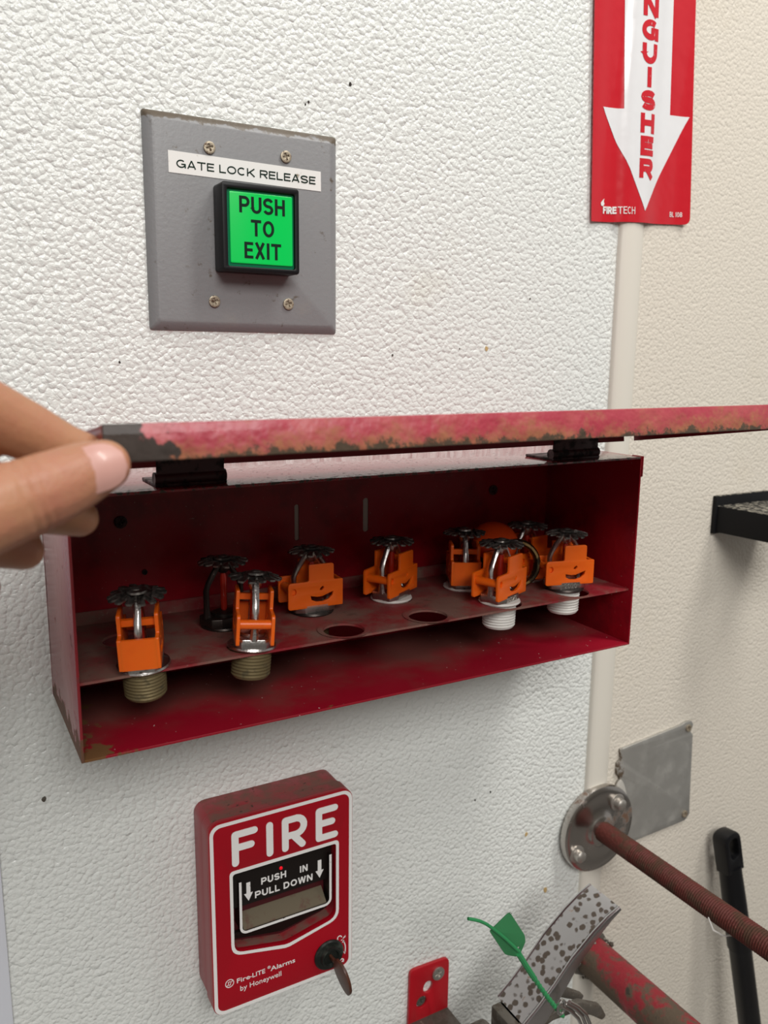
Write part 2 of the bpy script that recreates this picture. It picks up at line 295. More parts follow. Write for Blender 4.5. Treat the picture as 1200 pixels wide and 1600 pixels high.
def link(name, me, parent=None, loc=None, label=None, kind=None):
    o = bpy.data.objects.new(name, me); C.objects.link(o)
    if parent is not None: o.parent = parent
    if loc is not None: o.location = loc
    if label: o['label'] = label
    if kind: o['kind'] = kind
    return o
def mesh(name, bm, m, ang=40):
    bmesh.ops.recalc_face_normals(bm, faces=bm.faces)
    for v in bm.verts: v.co *= .001
    me = bpy.data.meshes.new(name); bm.to_mesh(me); bm.free()
    me.materials.append(M[m] if isinstance(m, str) else m)
    me.shade_smooth(); me.set_sharp_from_angle(angle=math.radians(ang)); return me
def part(name, bm, m, parent, label=None, ang=40, kind=None, loc=None):
    return link(name, mesh(name, bm, m, ang), parent, loc, label, kind)
def thing(name, loc, label, cat, group=None, rz=0):
    o = bpy.data.objects.new(name, None); C.objects.link(o); o.location = W(*loc); o.rotation_euler = (0, 0, rz); o.empty_display_size = .02
    o['label'] = label; o['category'] = cat
    if group: o['group'] = group
    return o
def tag(o, label, cat, group=None):
    o['label'] = label; o['category'] = cat
    if group: o['group'] = group
    return o
def cross_screw(bm, u, v, r, out, h=1.2):
    """pan-head Phillips screw whose head stands on the plane at `out`"""
    star = []
    for k in range(4):
        a = PI/2*k+.35
        for da, rr in ((-.28, .62), (.28, .62), (PI/4, .2)): star.append((u+r*rr*math.cos(a+da), v+r*rr*math.sin(a+da)))
    prism(bm, [circle(u, v, r, 18), star], h, WALL, bev=.25, z0=out)
    prism(bm, [circle(u, v, r*.8, 12)], .3, WALL, z0=out)

# ---------------------------------------------------------------- structure
bm = bm_new(); box(bm, -1400, 348, 0, 40, -1300, 1500); wall_left = part('wall_left', bm, 'wall', None, kind='structure', loc=(0, 0, H0))
bm = bm_new(); box(bm, 348, 2200, 0, 40, -1300, 1500); wall_right = part('wall_right', bm, 'wall2', None, kind='structure', loc=(0, 0, H0))
bm = bm_new(); box(bm, -3000, 4000, -3400, 40, -1320, -1300); part('floor', bm, 'floor', None, kind='structure', loc=(0, 0, H0))
bm = bm_new(); box(bm, -3000, 4000, -3440, -3400, -1300, 1500); part('wall_back', bm, 'wall3', None, kind='structure', loc=(0, 0, H0))
bm = bm_new()   # joint moulding between the two panels
prism(bm, [[(346.2, 0), (346.4, -2.2), (347.8, -3.6), (351, -4.6), (357, -4.9), (363, -4.2), (368, -2.6), (371.5, -.6), (372, 0)]], 2790, z0=-1298)
part('trim_1', bm, 'trim', None, kind='structure', loc=(0, 0, H0))
bm = bm_new(); box(bm, -150, -96, -3.2, 0, -1298, 1490, bev=.8); part('trim_2', bm, 'trim2', None, kind='structure', loc=(0, 0, H0))
for (x, z, s, c) in ((124, 145.2, 1.7, 'dark'), (97, 131.6, 1.1, 'dark'), (95, 130, .8, 'dark'), (155.3, -12.4, 1.1, 'darksteel'), (266.2, 27.6, 1.0, 'darksteel'), (207.6, -7.6, .7, 'darksteel'), (247.8, -344.4, 1.3, 'dark'),
                     (233.4, -347.5, 1.1, 'dark'), (230, -7.3, 2.2, 'brownstain'), (285.6, -391.6, 2.4, 'brownstain'), (309, -449.7, 3.2, 'brownstain'), (-17, -17.8, .9, 'dark'), (-71, -264, 2.2, 'darksteel'), (52, -447, 1.6, 'darksteel')):
    if 'brownstain' not in M: M['brownstain'] = mat('brown_stain', (.52, .36, .16), .6)
    b2 = bm_new(); n = 9; ph = random.random()*6
    prism(b2, [[(s*(.55+.45*random.random())*math.cos(2*PI*k/n+ph)*.7, s*(.55+.45*random.random())*math.sin(2*PI*k/n+ph)) for k in range(n)]], .35, WALL)
    part('stain_fleck', b2, c, wall_left, loc=(x*.001, 0, z*.001))

# ---------------------------------------------------------------- gate release plate
P = thing('exit_button_plate', (0, 0, 0), 'square grey metal wall plate with lit green push to exit button', 'button plate')
bm = bm_new(); S = 114.3
def ring_face(bm, a, b):
    n = len(a)
    for k in range(n): bm.faces.new((a[k], a[(k+1) % n], b[(k+1) % n], b[k]))
lv = []
for off, y in ((0, 0), (0, -.6), (1.0, -2.2), (4.2, -4.6), (5.2, -4.9)):
    lv.append([bm.verts.new((x, y, z)) for x, z in rrect(off, off, S-off, S-off, 1.6 if off < 3 else 2.5, 4)])
for a, b in zip(lv, lv[1:]): ring_face(bm, a, b)
bm.faces.new(lv[-1]); bm.faces.new(lv[0][::-1])
part('plate', bm, 'grey', P, ang=50)
for u, v in ((35.2, 98), (80.2, 98.6), (35.8, 16.4), (80.8, 16.6)):
    bm = bm_new(); cross_screw(bm, u, v, 3.3, 4.9); part('screw', bm, 'screw', P)
bm = bm_new(); prism(bm, [[(12.4, 94.2), (12.4, 83), (102.4, 82.0), (102.3, 93)]], .25, WALL, z0=4.92); lab = part('name_label', bm, 'label', P)
bm = bm_new(); sans(bm, 'GATE LOCK RELEASE', 57.4, 85.9, 4.2, 4.7, .68, .72, WALL @ T(0, 0, 5.2) @ RZ(-.004), .08, 'C', 1.5); part('lettering', bm, 'ink', lab)
hb = bm_new()
prism(hb, [rrect(36.8, 32.4, 82, 79.0, 1.8), rrect(39.8, 35.0, 79.3, 75.7, 1)], 15, WALL, bev=.7, z0=4.8)
hs = part('button_housing', hb, 'black', P)
bm = bm_new(); prism(bm, [rrect(39.9, 35.1, 79.2, 75.6, 1)], 12.9, WALL, z0=5); lr = part('lens_rim', bm, 'greenrim', hs)
bm = bm_new(); prism(bm, [rrect(41.4, 36.8, 78.2, 74.4, .8)], 1.4, WALL, bev=.4, z0=17.4); lens = part('button_lens', bm, 'green', P)
bm = bm_new()
for s_, v in (('PUSH', 63.8), ('TO', 51.8), ('EXIT', 39.8)): sans(bm, s_, 60.2, v-.2, 8.8, 6.0, 1.6, .95, WALL @ T(0, 0, 18.78), .12, 'C')
part('lettering', bm, 'ink', lens)

# ---------------------------------------------------------------- extinguisher sign, bent over the moulding
def relief(x):      # how far the sheet stands off the wall at wall coordinate x
    def s(t): t = max(0, min(1, t)); return t*t*(3-2*t)
    y = 1.0 + 4.3*s((x-335)/13)*(1-s((x-362)/22))
    y += 3.2*s((x-(398))/20)**2
    y += 1.3*s((328-x)/14)
    return y
SG = thing('extinguisher_sign', (317.0, 0, 83.6), 'bent red plastic sign with white down arrow reading extinguisher, on corner moulding', 'sign')
sa = .056
def sgn(u, v, off): 
    x = u*math.cos(sa)-v*math.sin(sa); z = u*math.sin(sa)+v*math.cos(sa)
    return (x, -relief(317+x)-off, z)
def bent(loops, off, name, m, parent, label=None, cell=3.0, sub=None, th=None):
    b = bm_new()
    if sub: sub(b)
    else: prism(b, loops, .0)
    for axis in ((1, 0, 0), (0, 1, 0)):
        lo = min(v.co.dot(Vector(axis)) for v in b.verts); hi = max(v.co.dot(Vector(axis)) for v in b.verts)
        step = cell if axis[0] else 9
        k = math.ceil(lo/step)*step
        while k < hi:
            bmesh.ops.bisect_plane(b, geom=b.verts[:]+b.edges[:]+b.faces[:], plane_co=Vector(axis)*k, plane_no=axis, dist=1e-5); k += step
    bmesh.ops.remove_doubles(b, verts=b.verts, dist=1e-4)
    if th:
        r = bmesh.ops.extrude_face_region(b, geom=b.faces[:])
        for v in r['geom']:
            if isinstance(v, bmesh.types.BMVert): v.co.z += th
    for v in b.verts: v.co = Vector(sgn(v.co.x, v.co.y, off+v.co.z))
    return part(name, b, m, parent, label, ang=60)
bent([roundpoly([(0, 0), (99, 0), (99, 457), (0, 457)], [1, 5, 5, 5])], 0, 'sheet', 'signred', SG, th=.7)
bent([[(49.6, 8.2), (96.2, 77), (76.4, 77), (76.4, 445), (28.4, 445), (28.4, 77), (9.8, 77)]], .95, 'arrow', 'signwhite', SG, label='white arrow pointing down')
vv = 108+8*15.35
for i, ch in enumerate('EXTINGUISHER'):
    v0 = 31.8+(11-i)*15.35
    bent(None, 1.15, 'letter', 'signletter', SG, sub=lambda b: sans(b, ch, 49.8, v0-.8, 13.4, 15.2 if ch not in 'EF' else 16.6, 4.1, 0, d=0, align='C'))
bent(None, 1.1, 'maker_lettering', 'white', SG, sub=lambda b: (sans(b, 'FIRE', 11.5, 5.6, 5, 3.6, 1.15, .35, d=0), sans(b, 'TECH', 24.2, 5.6, 5, 3.4, .6, .5, d=0),
     prism(b, [[(9.5, 11.2), (11.5, 10.6), (12.8, 12.4), (12.0, 14), (12.6, 16), (10.6, 14.4), (9.2, 13)]], 0)))
bent(None, 1.1, 'code_lettering', 'white', SG, sub=lambda b: sans(b, 'BL 108', 79.5, 5.4, 3.6, 2.2, .5, .4, d=0, sp=1.0))

# ---------------------------------------------------------------- sprinkler cabinet
X0, X1, Z0, Z1, B = -62.3, 289.6, -202.0, -75.0, 91.7
CB = thing('sprinkler_cabinet', (X0, 0, Z0), 'long open red steel wall cabinet with raised rusty lid and perforated shelf', 'cabinet')
w, h, t = X1-X0, Z1-Z0, 1.4
SH = 38.5                      # shelf height above the cabinet bottom
bm = bm_new()
sl = [rrect(86.7-X0-1.5, -128.0-Z0, 86.7-X0+1.5, -105-Z0, 1.2, 3), rrect(135.8-X0-2, -127-Z0, 135.8-X0+2, -104.5-Z0, 1.6, 3)]
prism(bm, [[(0, 0), (w, 0), (w, h), (0, h)]]+sl, t, WALL, z0=0); part('back_panel', bm, 'red', CB)
for q in sl:
    b2 = bm_new(); prism(b2, [q], .5, WALL, z0=.2); part('slot', b2, 'slot', CB, label='grey slot in the back panel')
bm = bm_new(); box(bm, 0, t, -B, -t, 0, h, bev=.3); part('side_panel', bm, 'redside', CB, label='left side panel with rusted lower edge')
bm = bm_new(); box(bm, w-t, w, -B, -t, 0, h, bev=.3); box(bm, w-.2, w+1.2, -B-.3, -B+9, h-13, h+.4, bev=.3); part('side_panel', bm, 'red', CB)
bm = bm_new(); box(bm, t, w-t, -B, -t, h-t, h, bev=.3); part('top_panel', bm, 'redtop', CB)
bm = bm_new(); box(bm, t, w-t, -B, -t, 0, t, bev=.3); part('bottom_panel', bm, 'redfloor', CB)
HX = [-29+55.5*k for k in range(6)]
bm = bm_new()
holes = [circle(x-X0, y+B, 11.6, 24) for x in HX for y in (-77, -37)]
prism(bm, [[(t, 3), (w-t, 3), (w-t, B-t-.2), (t, B-t-.2)]]+holes, 1.3, T(0, -B, SH-1.3))
box(bm, t, w-t, -2.6, -1.6, SH-.2, SH+7.5)
shelf = part('shelf', bm, 'shelf', CB, label='dusty shelf with two rows of round holes')
for x, y in ((82, -77), (137.5, -77)):      # burrs of the punched knockouts round the two empty holes
    b2 = bm_new()
    lathe(b2, [(11.7, -.6), (14.6, .1), (15.0, .5), (14.3, .6), (11.8, .15)], 28, T(x-X0, y, SH), cap=False)
    part('hole_rim', b2, 'shelf', shelf)
for x, z in ((-21, -106.5), (238.7, -106.3), (-8.9, -137)):
    bm = bm_new(); cross_screw(bm, x-X0, z-Z0, 3.6 if z > -120 else 1.6, t); part('screw', bm, 'hinge', CB)
for a, b in ((-21, 14), (221, 259)):
    bm = bm_new(); box(bm, a-X0, b-X0, -85, -58, h, h+1.6, bev=.4)
    tube(bm, [(a-X0, -82, h+3.8), (b-X0, -82, h+3.8)], 3.2, 12)
    box(bm, a-X0+1, b-X0-1, -84, -82.4, h+4, h+17, bev=.3); part('hinge', bm, 'hinge', CB)
# lid: shallow tray turned up about its hinge edge
LW, LD, LH = w+3, 126.5, 12
tilt = math.radians(-8.7)
lb = bm_new(); box(lb, 0, LW, -LD, 0, -1.2, 0, bev=.3)
box(lb, 1, LW-7.5, -1.2, 0, -LH, -1.2); box(lb, LW-1.2, LW, -LD+.4, -3.5, -LH, -1.2); box(lb, 0, 1.2, -LD+.4, -.5, -LH, -1.2)
lid = link('lid', mesh('lid', lb, 'lid'), CB, (-.0042, -.0805, (h+21.3)*.001), 'raised lid seen from its dark red underside'); lid.rotation_euler = (tilt, 0, 0)
bm = bm_new(); box(bm, 0, LW, -LD-1.2, -LD, -LH, .1, bev=.5); part('front_lip', bm, 'lip', lid, label='faded pinkish red lip with rust along its lower edge')

# ---------------------------------------------------------------- sprinkler heads
cache = {}
def cm(key, fn, m, ang=40):
    if (key, m) not in cache: b = bm_new(); fn(b); cache[(key, m)] = mesh(key, b, m, ang)
    return cache[(key, m)]
def f_thread(b):
    prof = [(9.0, -15.8), (9.7, -15)]
    for k in range(8): prof += [(9.75+.05*k, -14.6+1.75*k), (10.35+.06*k, -14.0+1.75*k), (9.75+.05*k, -13.3+1.75*k)]
    lathe(b, prof+[(10.2, -.4)], 26)
def f_rim(b): lathe(b, [(10, 0), (12.6, 0), (13.2, .7), (12.8, 1.7), (10, 2.0)], 28)
def f_hex(b):
    prism(b, [roundpoly([(-12.4, -6.2), (-7.2, -9.6), (7.2, -9.6), (12.4, -6.2), (12.4, 6.2), (7.2, 9.6), (-7.2, 9.6), (-12.4, 6.2)], .6, 2)], 5.2, bev=.5, z0=1.6)
    lathe(b, [(7, 6.6), (7, 8.2), (4.5, 9)], 18)
def f_arms(b):
    for s in (-1, 1):
        pts = [(s*10.8, 6), (s*11.2, 12), (s*11.3, 22), (s*10, 25.5), (s*4.2, 34), (s*2.6, 36.6)]
        rings = []
        for i, (x, z) in enumerate(pts):
            t_, d_ = ((2.0, 2.6) if i < 1 else (1.5, 1.9)); nx = Vector((s*1, 0, 0)) if i < 3 else Vector((s*.72, 0, .70))
            c_ = Vector((x, 0, z)); rings.append([b.verts.new(c_+nx*t_*math.cos(a)*1.1+Vector((0, d_*math.sin(a), 0))) for a in [2*PI*k/8+PI/8 for k in range(8)]])
        for p, q in zip(rings, rings[1:]):
            for k in range(8): b.faces.new((p[k], p[(k+1) % 8], q[(k+1) % 8], q[k]))
        b.faces.new(rings[0][::-1]); b.faces.new(rings[-1])
    lathe(b, [(2.4, 31), (3.6, 32.5), (3.6, 37), (4.6, 37.8)], 16)
def f_bulb(b): lathe(b, [(1.0, 8.6), (1.9, 10), (1.9, 28.5), (1.0, 31.2)], 12)
def f_defl(b):
    out = []
    N_ = 14
    for k in range(N_):
        a = 2*PI*k/N_; wd_ = 2*PI/N_
        for da, r in ((.10, 9.4), (.20, 13.2), (.36, 13.9), (.64, 13.9), (.80, 13.2), (.90, 9.4)): out.append(((r)*math.cos(a+da*wd_), r*math.sin(a+da*wd_)))
    prism(b, [out], 1.0, z0=38.0)
    for v in b.verts:
        r = math.hypot(v.co.x, v.co.y)
        if r > 12: v.co.z -= 1.5 + .5*math.sin(3*math.atan2(v.co.y, v.co.x))
        elif r > 8: v.co.z -= .5
    lathe(b, [(5.2, 38.8), (4.9, 39.8), (2.6, 40.2), (2.3, 40.6), (1.0, 40.7)], 16)
def f_guard(b):
    pl = roundpoly([(-18, 5), (16.2, 5), (16.2, 21), (10.4, 21), (10.4, 31), (-5.2, 31), (-5.2, 21), (-18, 21)], [1.5, .8, .8, 1, 1.6, 1.0, 1.2, 2.2])
    smile = [(-4.2, 12.2), (0, 11.3), (3.0, 11.4), (6.5, 12.6), (10.2, 13.9), (9.6, 11.5), (7.2, 9.3), (3.6, 8.2), (-.6, 8.4), (-3.6, 9.8)]
    dot = [(1.4, 15.4), (3.0, 15.0), (4.4, 16.6), (3.4, 17.6), (2.0, 16.6)]
    pin = circle(-14.6, 15.6, 1.6, 12, 2.0)
    XZ = Matrix(((1, 0, 0, 0), (0, 0, 1, 0), (0, 1, 0, 0), (0, 0, 0, 1)))
    for y in (-9.6, 7.8): prism(b, [pl, smile, dot, pin], 1.8, XZ, bev=.25, z0=y)
    box(b, 14.6, 16.2, -8, 8, 5.2, 20.6)
    box(b, 4.6, 7.2, -8, 8, 24, 27.2)
    tube(b, [(-14.6, -8, 15.6), (-14.6, 8, 15.6)], 2.5, 12)
SHZ = Z0+SH
def head(x, y, rz, label, guard=True, thr='brass', rim='chrome', body='chrome', tilt=(0, 0), stamp=None):
    o = thing('sprinkler_head', (x, y, SHZ), label, 'sprinkler head', 'sprinkler heads standing on the cabinet shelf')
    o.rotation_euler = (math.radians(tilt[0]), math.radians(tilt[1]), math.radians(rz))
    link('threaded_end', cm('threaded_end', f_thread, thr), o); link('base_rim', cm('base_rim', f_rim, rim), o)
    hx = link('wrench_boss', cm('wrench_boss', f_hex, body), o)
    if stamp:
        b = bm_new(); text(b, stamp, 4.6, WALL @ T(0, 2.4, 9.55), .25, 1, .03, 'CENTER'); part('stamped_number', b, 'bolt', hx)
    link('frame', cm('frame', f_arms, body), o); link('glass_bulb', cm('glass_bulb', f_bulb, 'bulb'), o)
    link('deflector', cm('deflector', f_defl, 'deflector'), o)
    if guard: link('guard_clip', cm('guard_clip', f_guard, 'orange'), o, label='orange plastic guard clip')
    return o
head(HX[0], -79, -107, 'sprinkler head at left end of shelf, orange guard with closed square side facing out', tilt=(2, 5))
head(26, -38, 15, 'bare dark bronze sprinkler head without orange guard, in the back row', guard=False, body='bronze', rim='bronze')
head(27.5, -78, 74, 'front row sprinkler head, orange guard turned edge on showing its cross pin', tilt=(4, 3))
head(80.5, -37, -3, 'back row sprinkler head, orange guard facing out, behind the left empty hole', rim='bronze')
head(136, -36, 29, 'back row sprinkler head with orange guard turned aside, behind the right empty hole', rim='teflon', thr='teflon')
head(191.5, -35, -118, 'back row sprinkler head with solid orange side facing out, left of the orange cap', rim='teflon', thr='teflon')
head(193, -73, 22, 'front row sprinkler head on white taped thread, just right of the empty holes', rim='teflon', thr='teflon', stamp='5020')
head(243.5, -36, 12, 'rearmost right sprinkler head, orange guard mostly hidden behind the front one', rim='teflon', thr='teflon')
head(250, -68, -14, 'rightmost front sprinkler head, orange guard facing out, stamped 2020 on base', rim='bronze', thr='teflon', stamp='2020')
# concealed head lying behind: orange dome cap and brass ring
CP = thing('capped_sprinkler', (217, -34, SHZ+27), 'round orange dome cap with brass ring lying behind the right hand sprinkler heads', 'sprinkler head')
CP.rotation_euler = Euler((math.radians(40), 0, math.radians(-24)))
bm = bm_new(); lathe(bm, [(15.6, 0), (15.6, 3), (15, 5), (12.5, 7.2), (8, 8.6), (2, 9)], 28); part('dome_cap', bm, 'orange2', CP)
bm = bm_new()
for k in range(4): lathe(bm, [(9.5, -23.5+5.8*k), (11, -23+5.8*k), (11.5, -20.5+5.8*k), (11, -18.4+5.8*k), (9.5, -17.7+5.8*k)], 28)
part('brass_body', bm, 'brassring', CP)
RG = bm_new()
def torus(b, R_, r_, n=32, m_=10, sx=1):
    g = [[b.verts.new(((R_+r_*math.cos(2*PI*j/m_))*math.cos(2*PI*i/n), (R_+r_*math.cos(2*PI*j/m_))*math.sin(2*PI*i/n), r_*sx*math.sin(2*PI*j/m_))) for j in range(m_)] for i in range(n)]
    for i in range(n):
        for j in range(m_): b.faces.new((g[i][j], g[(i+1) % n][j], g[(i+1) % n][(j+1) % m_], g[i][(j+1) % m_]))
torus(RG, 14.2, 2.3, sx=1.7)
ro_ = part('brass_ring', RG, 'brassring', None); ro_.location = W(222, -52, SHZ+16.4); ro_.rotation_euler = Euler((math.radians(80), 0, math.radians(-24)))
tag(ro_, 'tarnished brass ring standing on edge between the right hand sprinkler heads', 'ring')

# ---------------------------------------------------------------- fire alarm pull station
FX, FZ, FW, FH, FD = 15.9, -418.4, 93.2, 130.1, 33.3
OA, OB, OC = -1.6, -.9, 1.5      # how far the case reaches past the printed field
FA = thing('fire_alarm_pull_station', (FX, 0, FZ), 'red fire alarm pull station with white lettering and brown key, below the cabinet', 'fire alarm')
bm = bm_new(); prism(bm, [rrect(.8+OA, .8+OB, FW-.8+OC, FH-.8, 7)], 20, WALL, bev=.8, z0=0); 
prism(bm, [rrect(OA, OB, FW+OC, FH, 7), ], 2, WALL, bev=.5, z0=19.4)
wloop = roundpoly([(12.6, 94), (82.6, 94), (82.6, 40.2), (47.8, 33), (12.6, 40.2)], [2, 2, 6, 3, 6], 5)
prism(bm, [rrect(OA, OB, FW+OC, FH, 7), wloop], 8, WALL, bev=0, z0=21)
part('housing', bm, 'firebody', FA)
bm = bm_new(); prism(bm, [rrect(OA, OB, FW+OC, FH, 7), wloop], FD-28.8, WALL, bev=.5, z0=28.8); fp = part('front_plate', bm, 'fire', FA)
def inset(lp, d):     # crude inward offset of a loop
    n = len(lp); o = []
    for i, p in enumerate(lp):
        a = Vector(lp[i-1]); b = Vector(lp[(i+1) % n]); t_ = (b-a).normalized(); o.append((p[0]-t_.y*d, p[1]+t_.x*d))
    return o
bm = bm_new(); o1 = rrect(.5+OA, .5+OB, FW-.5+OC, FH-.5, 6.6); prism(bm, [o1, rrect(2.7+OA, 2.7+OB, FW-2.7+OC, FH-2.7, 5)], .25, WALL, z0=FD)
part('border_line', bm, 'white', fp)
bm = bm_new(); prism(bm, [roundpoly([(10.6, 96.2), (84.6, 96.2), (84.6, 38.8), (47.8, 30.6), (10.6, 38.8)], [3, 3, 7, 3, 7], 5), wloop], .25, WALL, z0=FD); part('window_border', bm, 'white', fp)
bm = bm_new(); sw = 4.5; z_ = FD-.05; lh, ll = 122.2-2.2, 99+2.2
def st(*pp):
    global z_; z_ += .012; prism(bm, [stroke(list(pp), sw)], .45, WALL, z0=z_)
st((14.6, lh), (14.6, ll)); st((14.6, lh), (27, lh)); st((14.6, 111.2), (24.8, 111.2))
st((36.9, lh), (36.9, ll))
st((47.2, lh), (47.2, ll)); z_ += .01; st(*([(47.2, lh)]+[(54, lh)]+arc(54.4, 114.6, 5.5, 85, -90, 9)+[(47.2, 109.1)])); st((52.6, 109), (58.8, ll))
z_ += .01; st((70.3, lh), (70.3, ll)); z_ += .01; st((70.3, lh), (81.6, lh)); st((70.3, 111.0), (79.6, 111.0)); st((70.3, ll), (81.6, ll))
part('lettering', bm, 'white', fp, label='large white word FIRE')
# the pocket behind the window
bm = bm_new(); prism(bm, [wloop], 1.0, WALL, z0=20.8); part('pocket', bm, 'pocketred', FA)
bm = bm_new()
prism(bm, [[(13.8, 93.2), (81.6, 93.2), (81.6, 66.6), (13.8, 66.6)]], 6.6, WALL, bev=.3, z0=21.4); pp = part('push_plate', bm, 'pocket', FA)
bm = bm_new(); po = 28.05
sans(bm, 'PUSH', 32.8, 77.3, 4.6, 3.7, .95, .7, WALL @ T(0, 0, po)); sans(bm, 'IN', 59.2, 77.1, 4.6, 3.7, .95, .7, WALL @ T(0, 0, po)); sans(bm, 'PULL DOWN', 28.5, 69.2, 4.6, 4.0, .95, .75, WALL @ T(0, 0, po), sp=1.2)
for x in (24.3, 73.2): prism(bm, [[(x-1.3, 81.8), (x+1.3, 81.8), (x+1.3, 74.4), (x+2.9, 74.4), (x, 69), (x-2.9, 74.4), (x-1.3, 74.4)]], .15, WALL, z0=po)
part('lettering', bm, 'whitep', pp)
bm = bm_new(); lathe(bm, [(1.1, 0), (1.1, .5), (.5, .9)], 12, WALL @ T(46.2, 84.8, po)); part('indicator', bm, 'led', FA)
bm = bm_new()    # pull handle: dusty ledge and white-edged U rim
YZ = Matrix(((0, 0, 1, 0), (-1, 0, 0, 0), (0, 1, 0, 0), (0, 0, 0, 1)))
prism(bm, [[(21.6, 58.5), (22.5, 58.2), (30.2, 51.6), (30.2, 49.6), (21.6, 49.6)]], 57, YZ, z0=20); hd = part('pull_handle', bm, 'ledge', FA)
bm = bm_new(); ul = [(17.2, 85.5), (17.2, 53.5)]+arc(22, 54, 4.8, 180, 270, 6)+[(74, 49.2)]+arc(75.6, 54, 4.8, 270, 360, 6)+[(80.4, 85.5)]
ui = [(18.8, 85.5), (18.8, 54)]+arc(22, 54, 3.2, 180, 270, 6)+[(74, 50.8)]+arc(75.6, 54, 3.2, 270, 360, 6)+[(78.8, 85.5)]
prism(bm, [ul+ui[::-1]], 9.6, WALL, z0=21.4); part('handle_rim', bm, 'pocket', hd)
bm = bm_new(); prism(bm, [ul+ui[::-1]], .3, WALL, z0=31); part('rim_line', bm, 'whitep', hd)
bm = bm_new(); prism(bm, [[(15, 46.5), (80, 46.5), (80, 42.5), (47.8, 36.5), (15, 42.5)]], 3, WALL, bev=.4, z0=21.4); part('lower_flap', bm, 'pocket', FA)
bm = bm_new()    # lock and key
lathe(bm, [(10.4, -.6), (10.6, 1.2), (9.8, 2.2), (7.2, 2.6), (6.6, 4.4), (5.6, 4.6), (4.8, 3.2), (1, 3.0)], 30, WALL @ T(77.2, 14.4, FD-.2)); part('lock', bm, 'lock', FA)
KY = bm_new()
box(KY, -1, 1, -10, 3, -2.2, 2.2, bev=.4)
prism(KY, [roundpoly([(4, -5), (9, 5.5), (15, 6.5), (23, 2), (27.5, -8), (27, -18), (22, -23.5), (14, -21), (6, -12)], [2, 3, 3, 4, 4, 4, 3, 4, 3], 4)], 2.4, Matrix(((0, 0, 1, 0), (-1, 0, 0, 0), (0, 1, 0, 0), (0, 0, 0, 1))), bev=.6, z0=-1.2)
key = part('key', KY, 'key', FA, label='brown key in the lock', loc=(.0772, -.0365, .0145)); key.rotation_euler = (0, math.radians(-8), math.radians(7)); key.scale = (.85, .8, .78)
bm = bm_new(); fz_ = FD+.02
mxr = WALL @ T(0, 0, fz_) 
prism(bm, [circle(8.9, 20, 2.9, 24), circle(8.9, 20, 2.4, 24)], .15, mxr)
text(bm, 'Fire', 4.5, mxr @ T(13.2, 18.2, 0), .15, 1.3, .04); text(bm, '-LITE', 4.4, mxr @ T(22.0, 18.2, 0), .15, 1.1, .04); text(bm, '\u00ae', 2.6, mxr @ T(34.0, 20.2, 0), .15, 1.1, .02)
text(bm, 'Alarms', 4.5, mxr @ T(36.2, 18.0, 0), .15, 1.32, .05); text(bm, 'by Honeywell', 5.0, mxr @ T(15.4, 11.8, 0), .15, 1.02, .01)
prism(bm, [stroke([(7.2, 18.6), (8.2, 19.6), (8.0, 20.9), (9.3, 21.2)], .4)], .15, mxr); prism(bm, [stroke([(8.4, 18.6), (9.4, 19.0), (9.6, 20.4), (10.8, 21.3)], .4)], .15, mxr)
part('maker_lettering', bm, 'white', fp, label='small white maker lettering'); bm = bm_new()
prism(bm, [stroke(arc(77.2, 14.4, 12.4, 26, -14, 8), .7)], .15, mxr)
for a, s in ((28, 1), (-16, -1)):
    x = 77.2+12.4*math.cos(math.radians(a)); y = 14.4+12.4*math.sin(math.radians(a)); prism(bm, [[(x-1.0, y-s*1.0), (x+1.0, y-s*1.0), (x, y+s*1.0)][::s]], .15, mxr)
prism(bm, [stroke(arc(85.2, 23.6, 1.5, 200, 10, 7), .7)], .15, mxr); prism(bm, [[(86.2, 21.3), (89.6, 22.9), (89.6, 24.1), (88, 22.9), (86.9, 20.9)]], .15, mxr)
prism(bm, [stroke(arc(86.8, 5.6, 1.5, 170, -20, 7), .7)], .15, mxr); prism(bm, [[(86.6, 4.9), (88.4, 4.2), (87.8, 6.2)]], .15, mxr)
part('lock_symbols', bm, 'white', fp, label='small white lock symbols and arrow')

# ---------------------------------------------------------------- right wall hardware
GP = thing('steel_cover_plate', (383, 0, -435), 'square dull galvanised steel plate with clipped corners on cream wall', 'cover plate')
bm = bm_new(); g = lambda x, z: (x-383, z+435)
prism(bm, [roundpoly([g(382.5, -340), g(384, -350), g(380, -352), g(380, -362), g(384, -366), g(388, -431), g(404, -433), g(466, -431.5), g(471.5, -431), g(476.8, -426), g(476, -420), g(472, -346), g(468.5, -343), g(471.5, -337), g(469, -332.5), g(461, -332.5), g(457, -334)][::-1], 1.2, 2)], 3, WALL, bev=.5, z0=0)
part('plate', bm, 'steel', GP)
for x, z in ((464.9, -338.4), (469.5, -424)):
    bm = bm_new(); cross_screw(bm, x-383, z+435, 3.4, 3); part('screw', bm, 'screw', GP)
bm = bm_new(); prism(bm, [roundpoly([g(378, -374), g(384, -366), g(389, -374), g(396, -396), g(400, -418), g(392, -426), g(386, -415)], 4, 3)], 2.6, WALL, bev=.9, z0=2.2); part('caulk_smear', bm, 'caulk', GP)
RD = thing('rod_flange', (357.5, 0, -403.3), 'round chrome wall flange holding a rusty red threaded rod', 'pipe flange')
bm = bm_new(); lathe(bm, [(38, 0), (38.5, 3), (37.8, 5.4), (36, 6.6), (31, 6.8), (28, 6.2), (16, 6.6), (13, 8.5), (11.5, 9.5)], 48, WALL @ T(0, 0, 3.6)); lathe(bm, [(35, 0), (35, 4)], 32, WALL); part('flange_disc', bm, 'flange', RD)
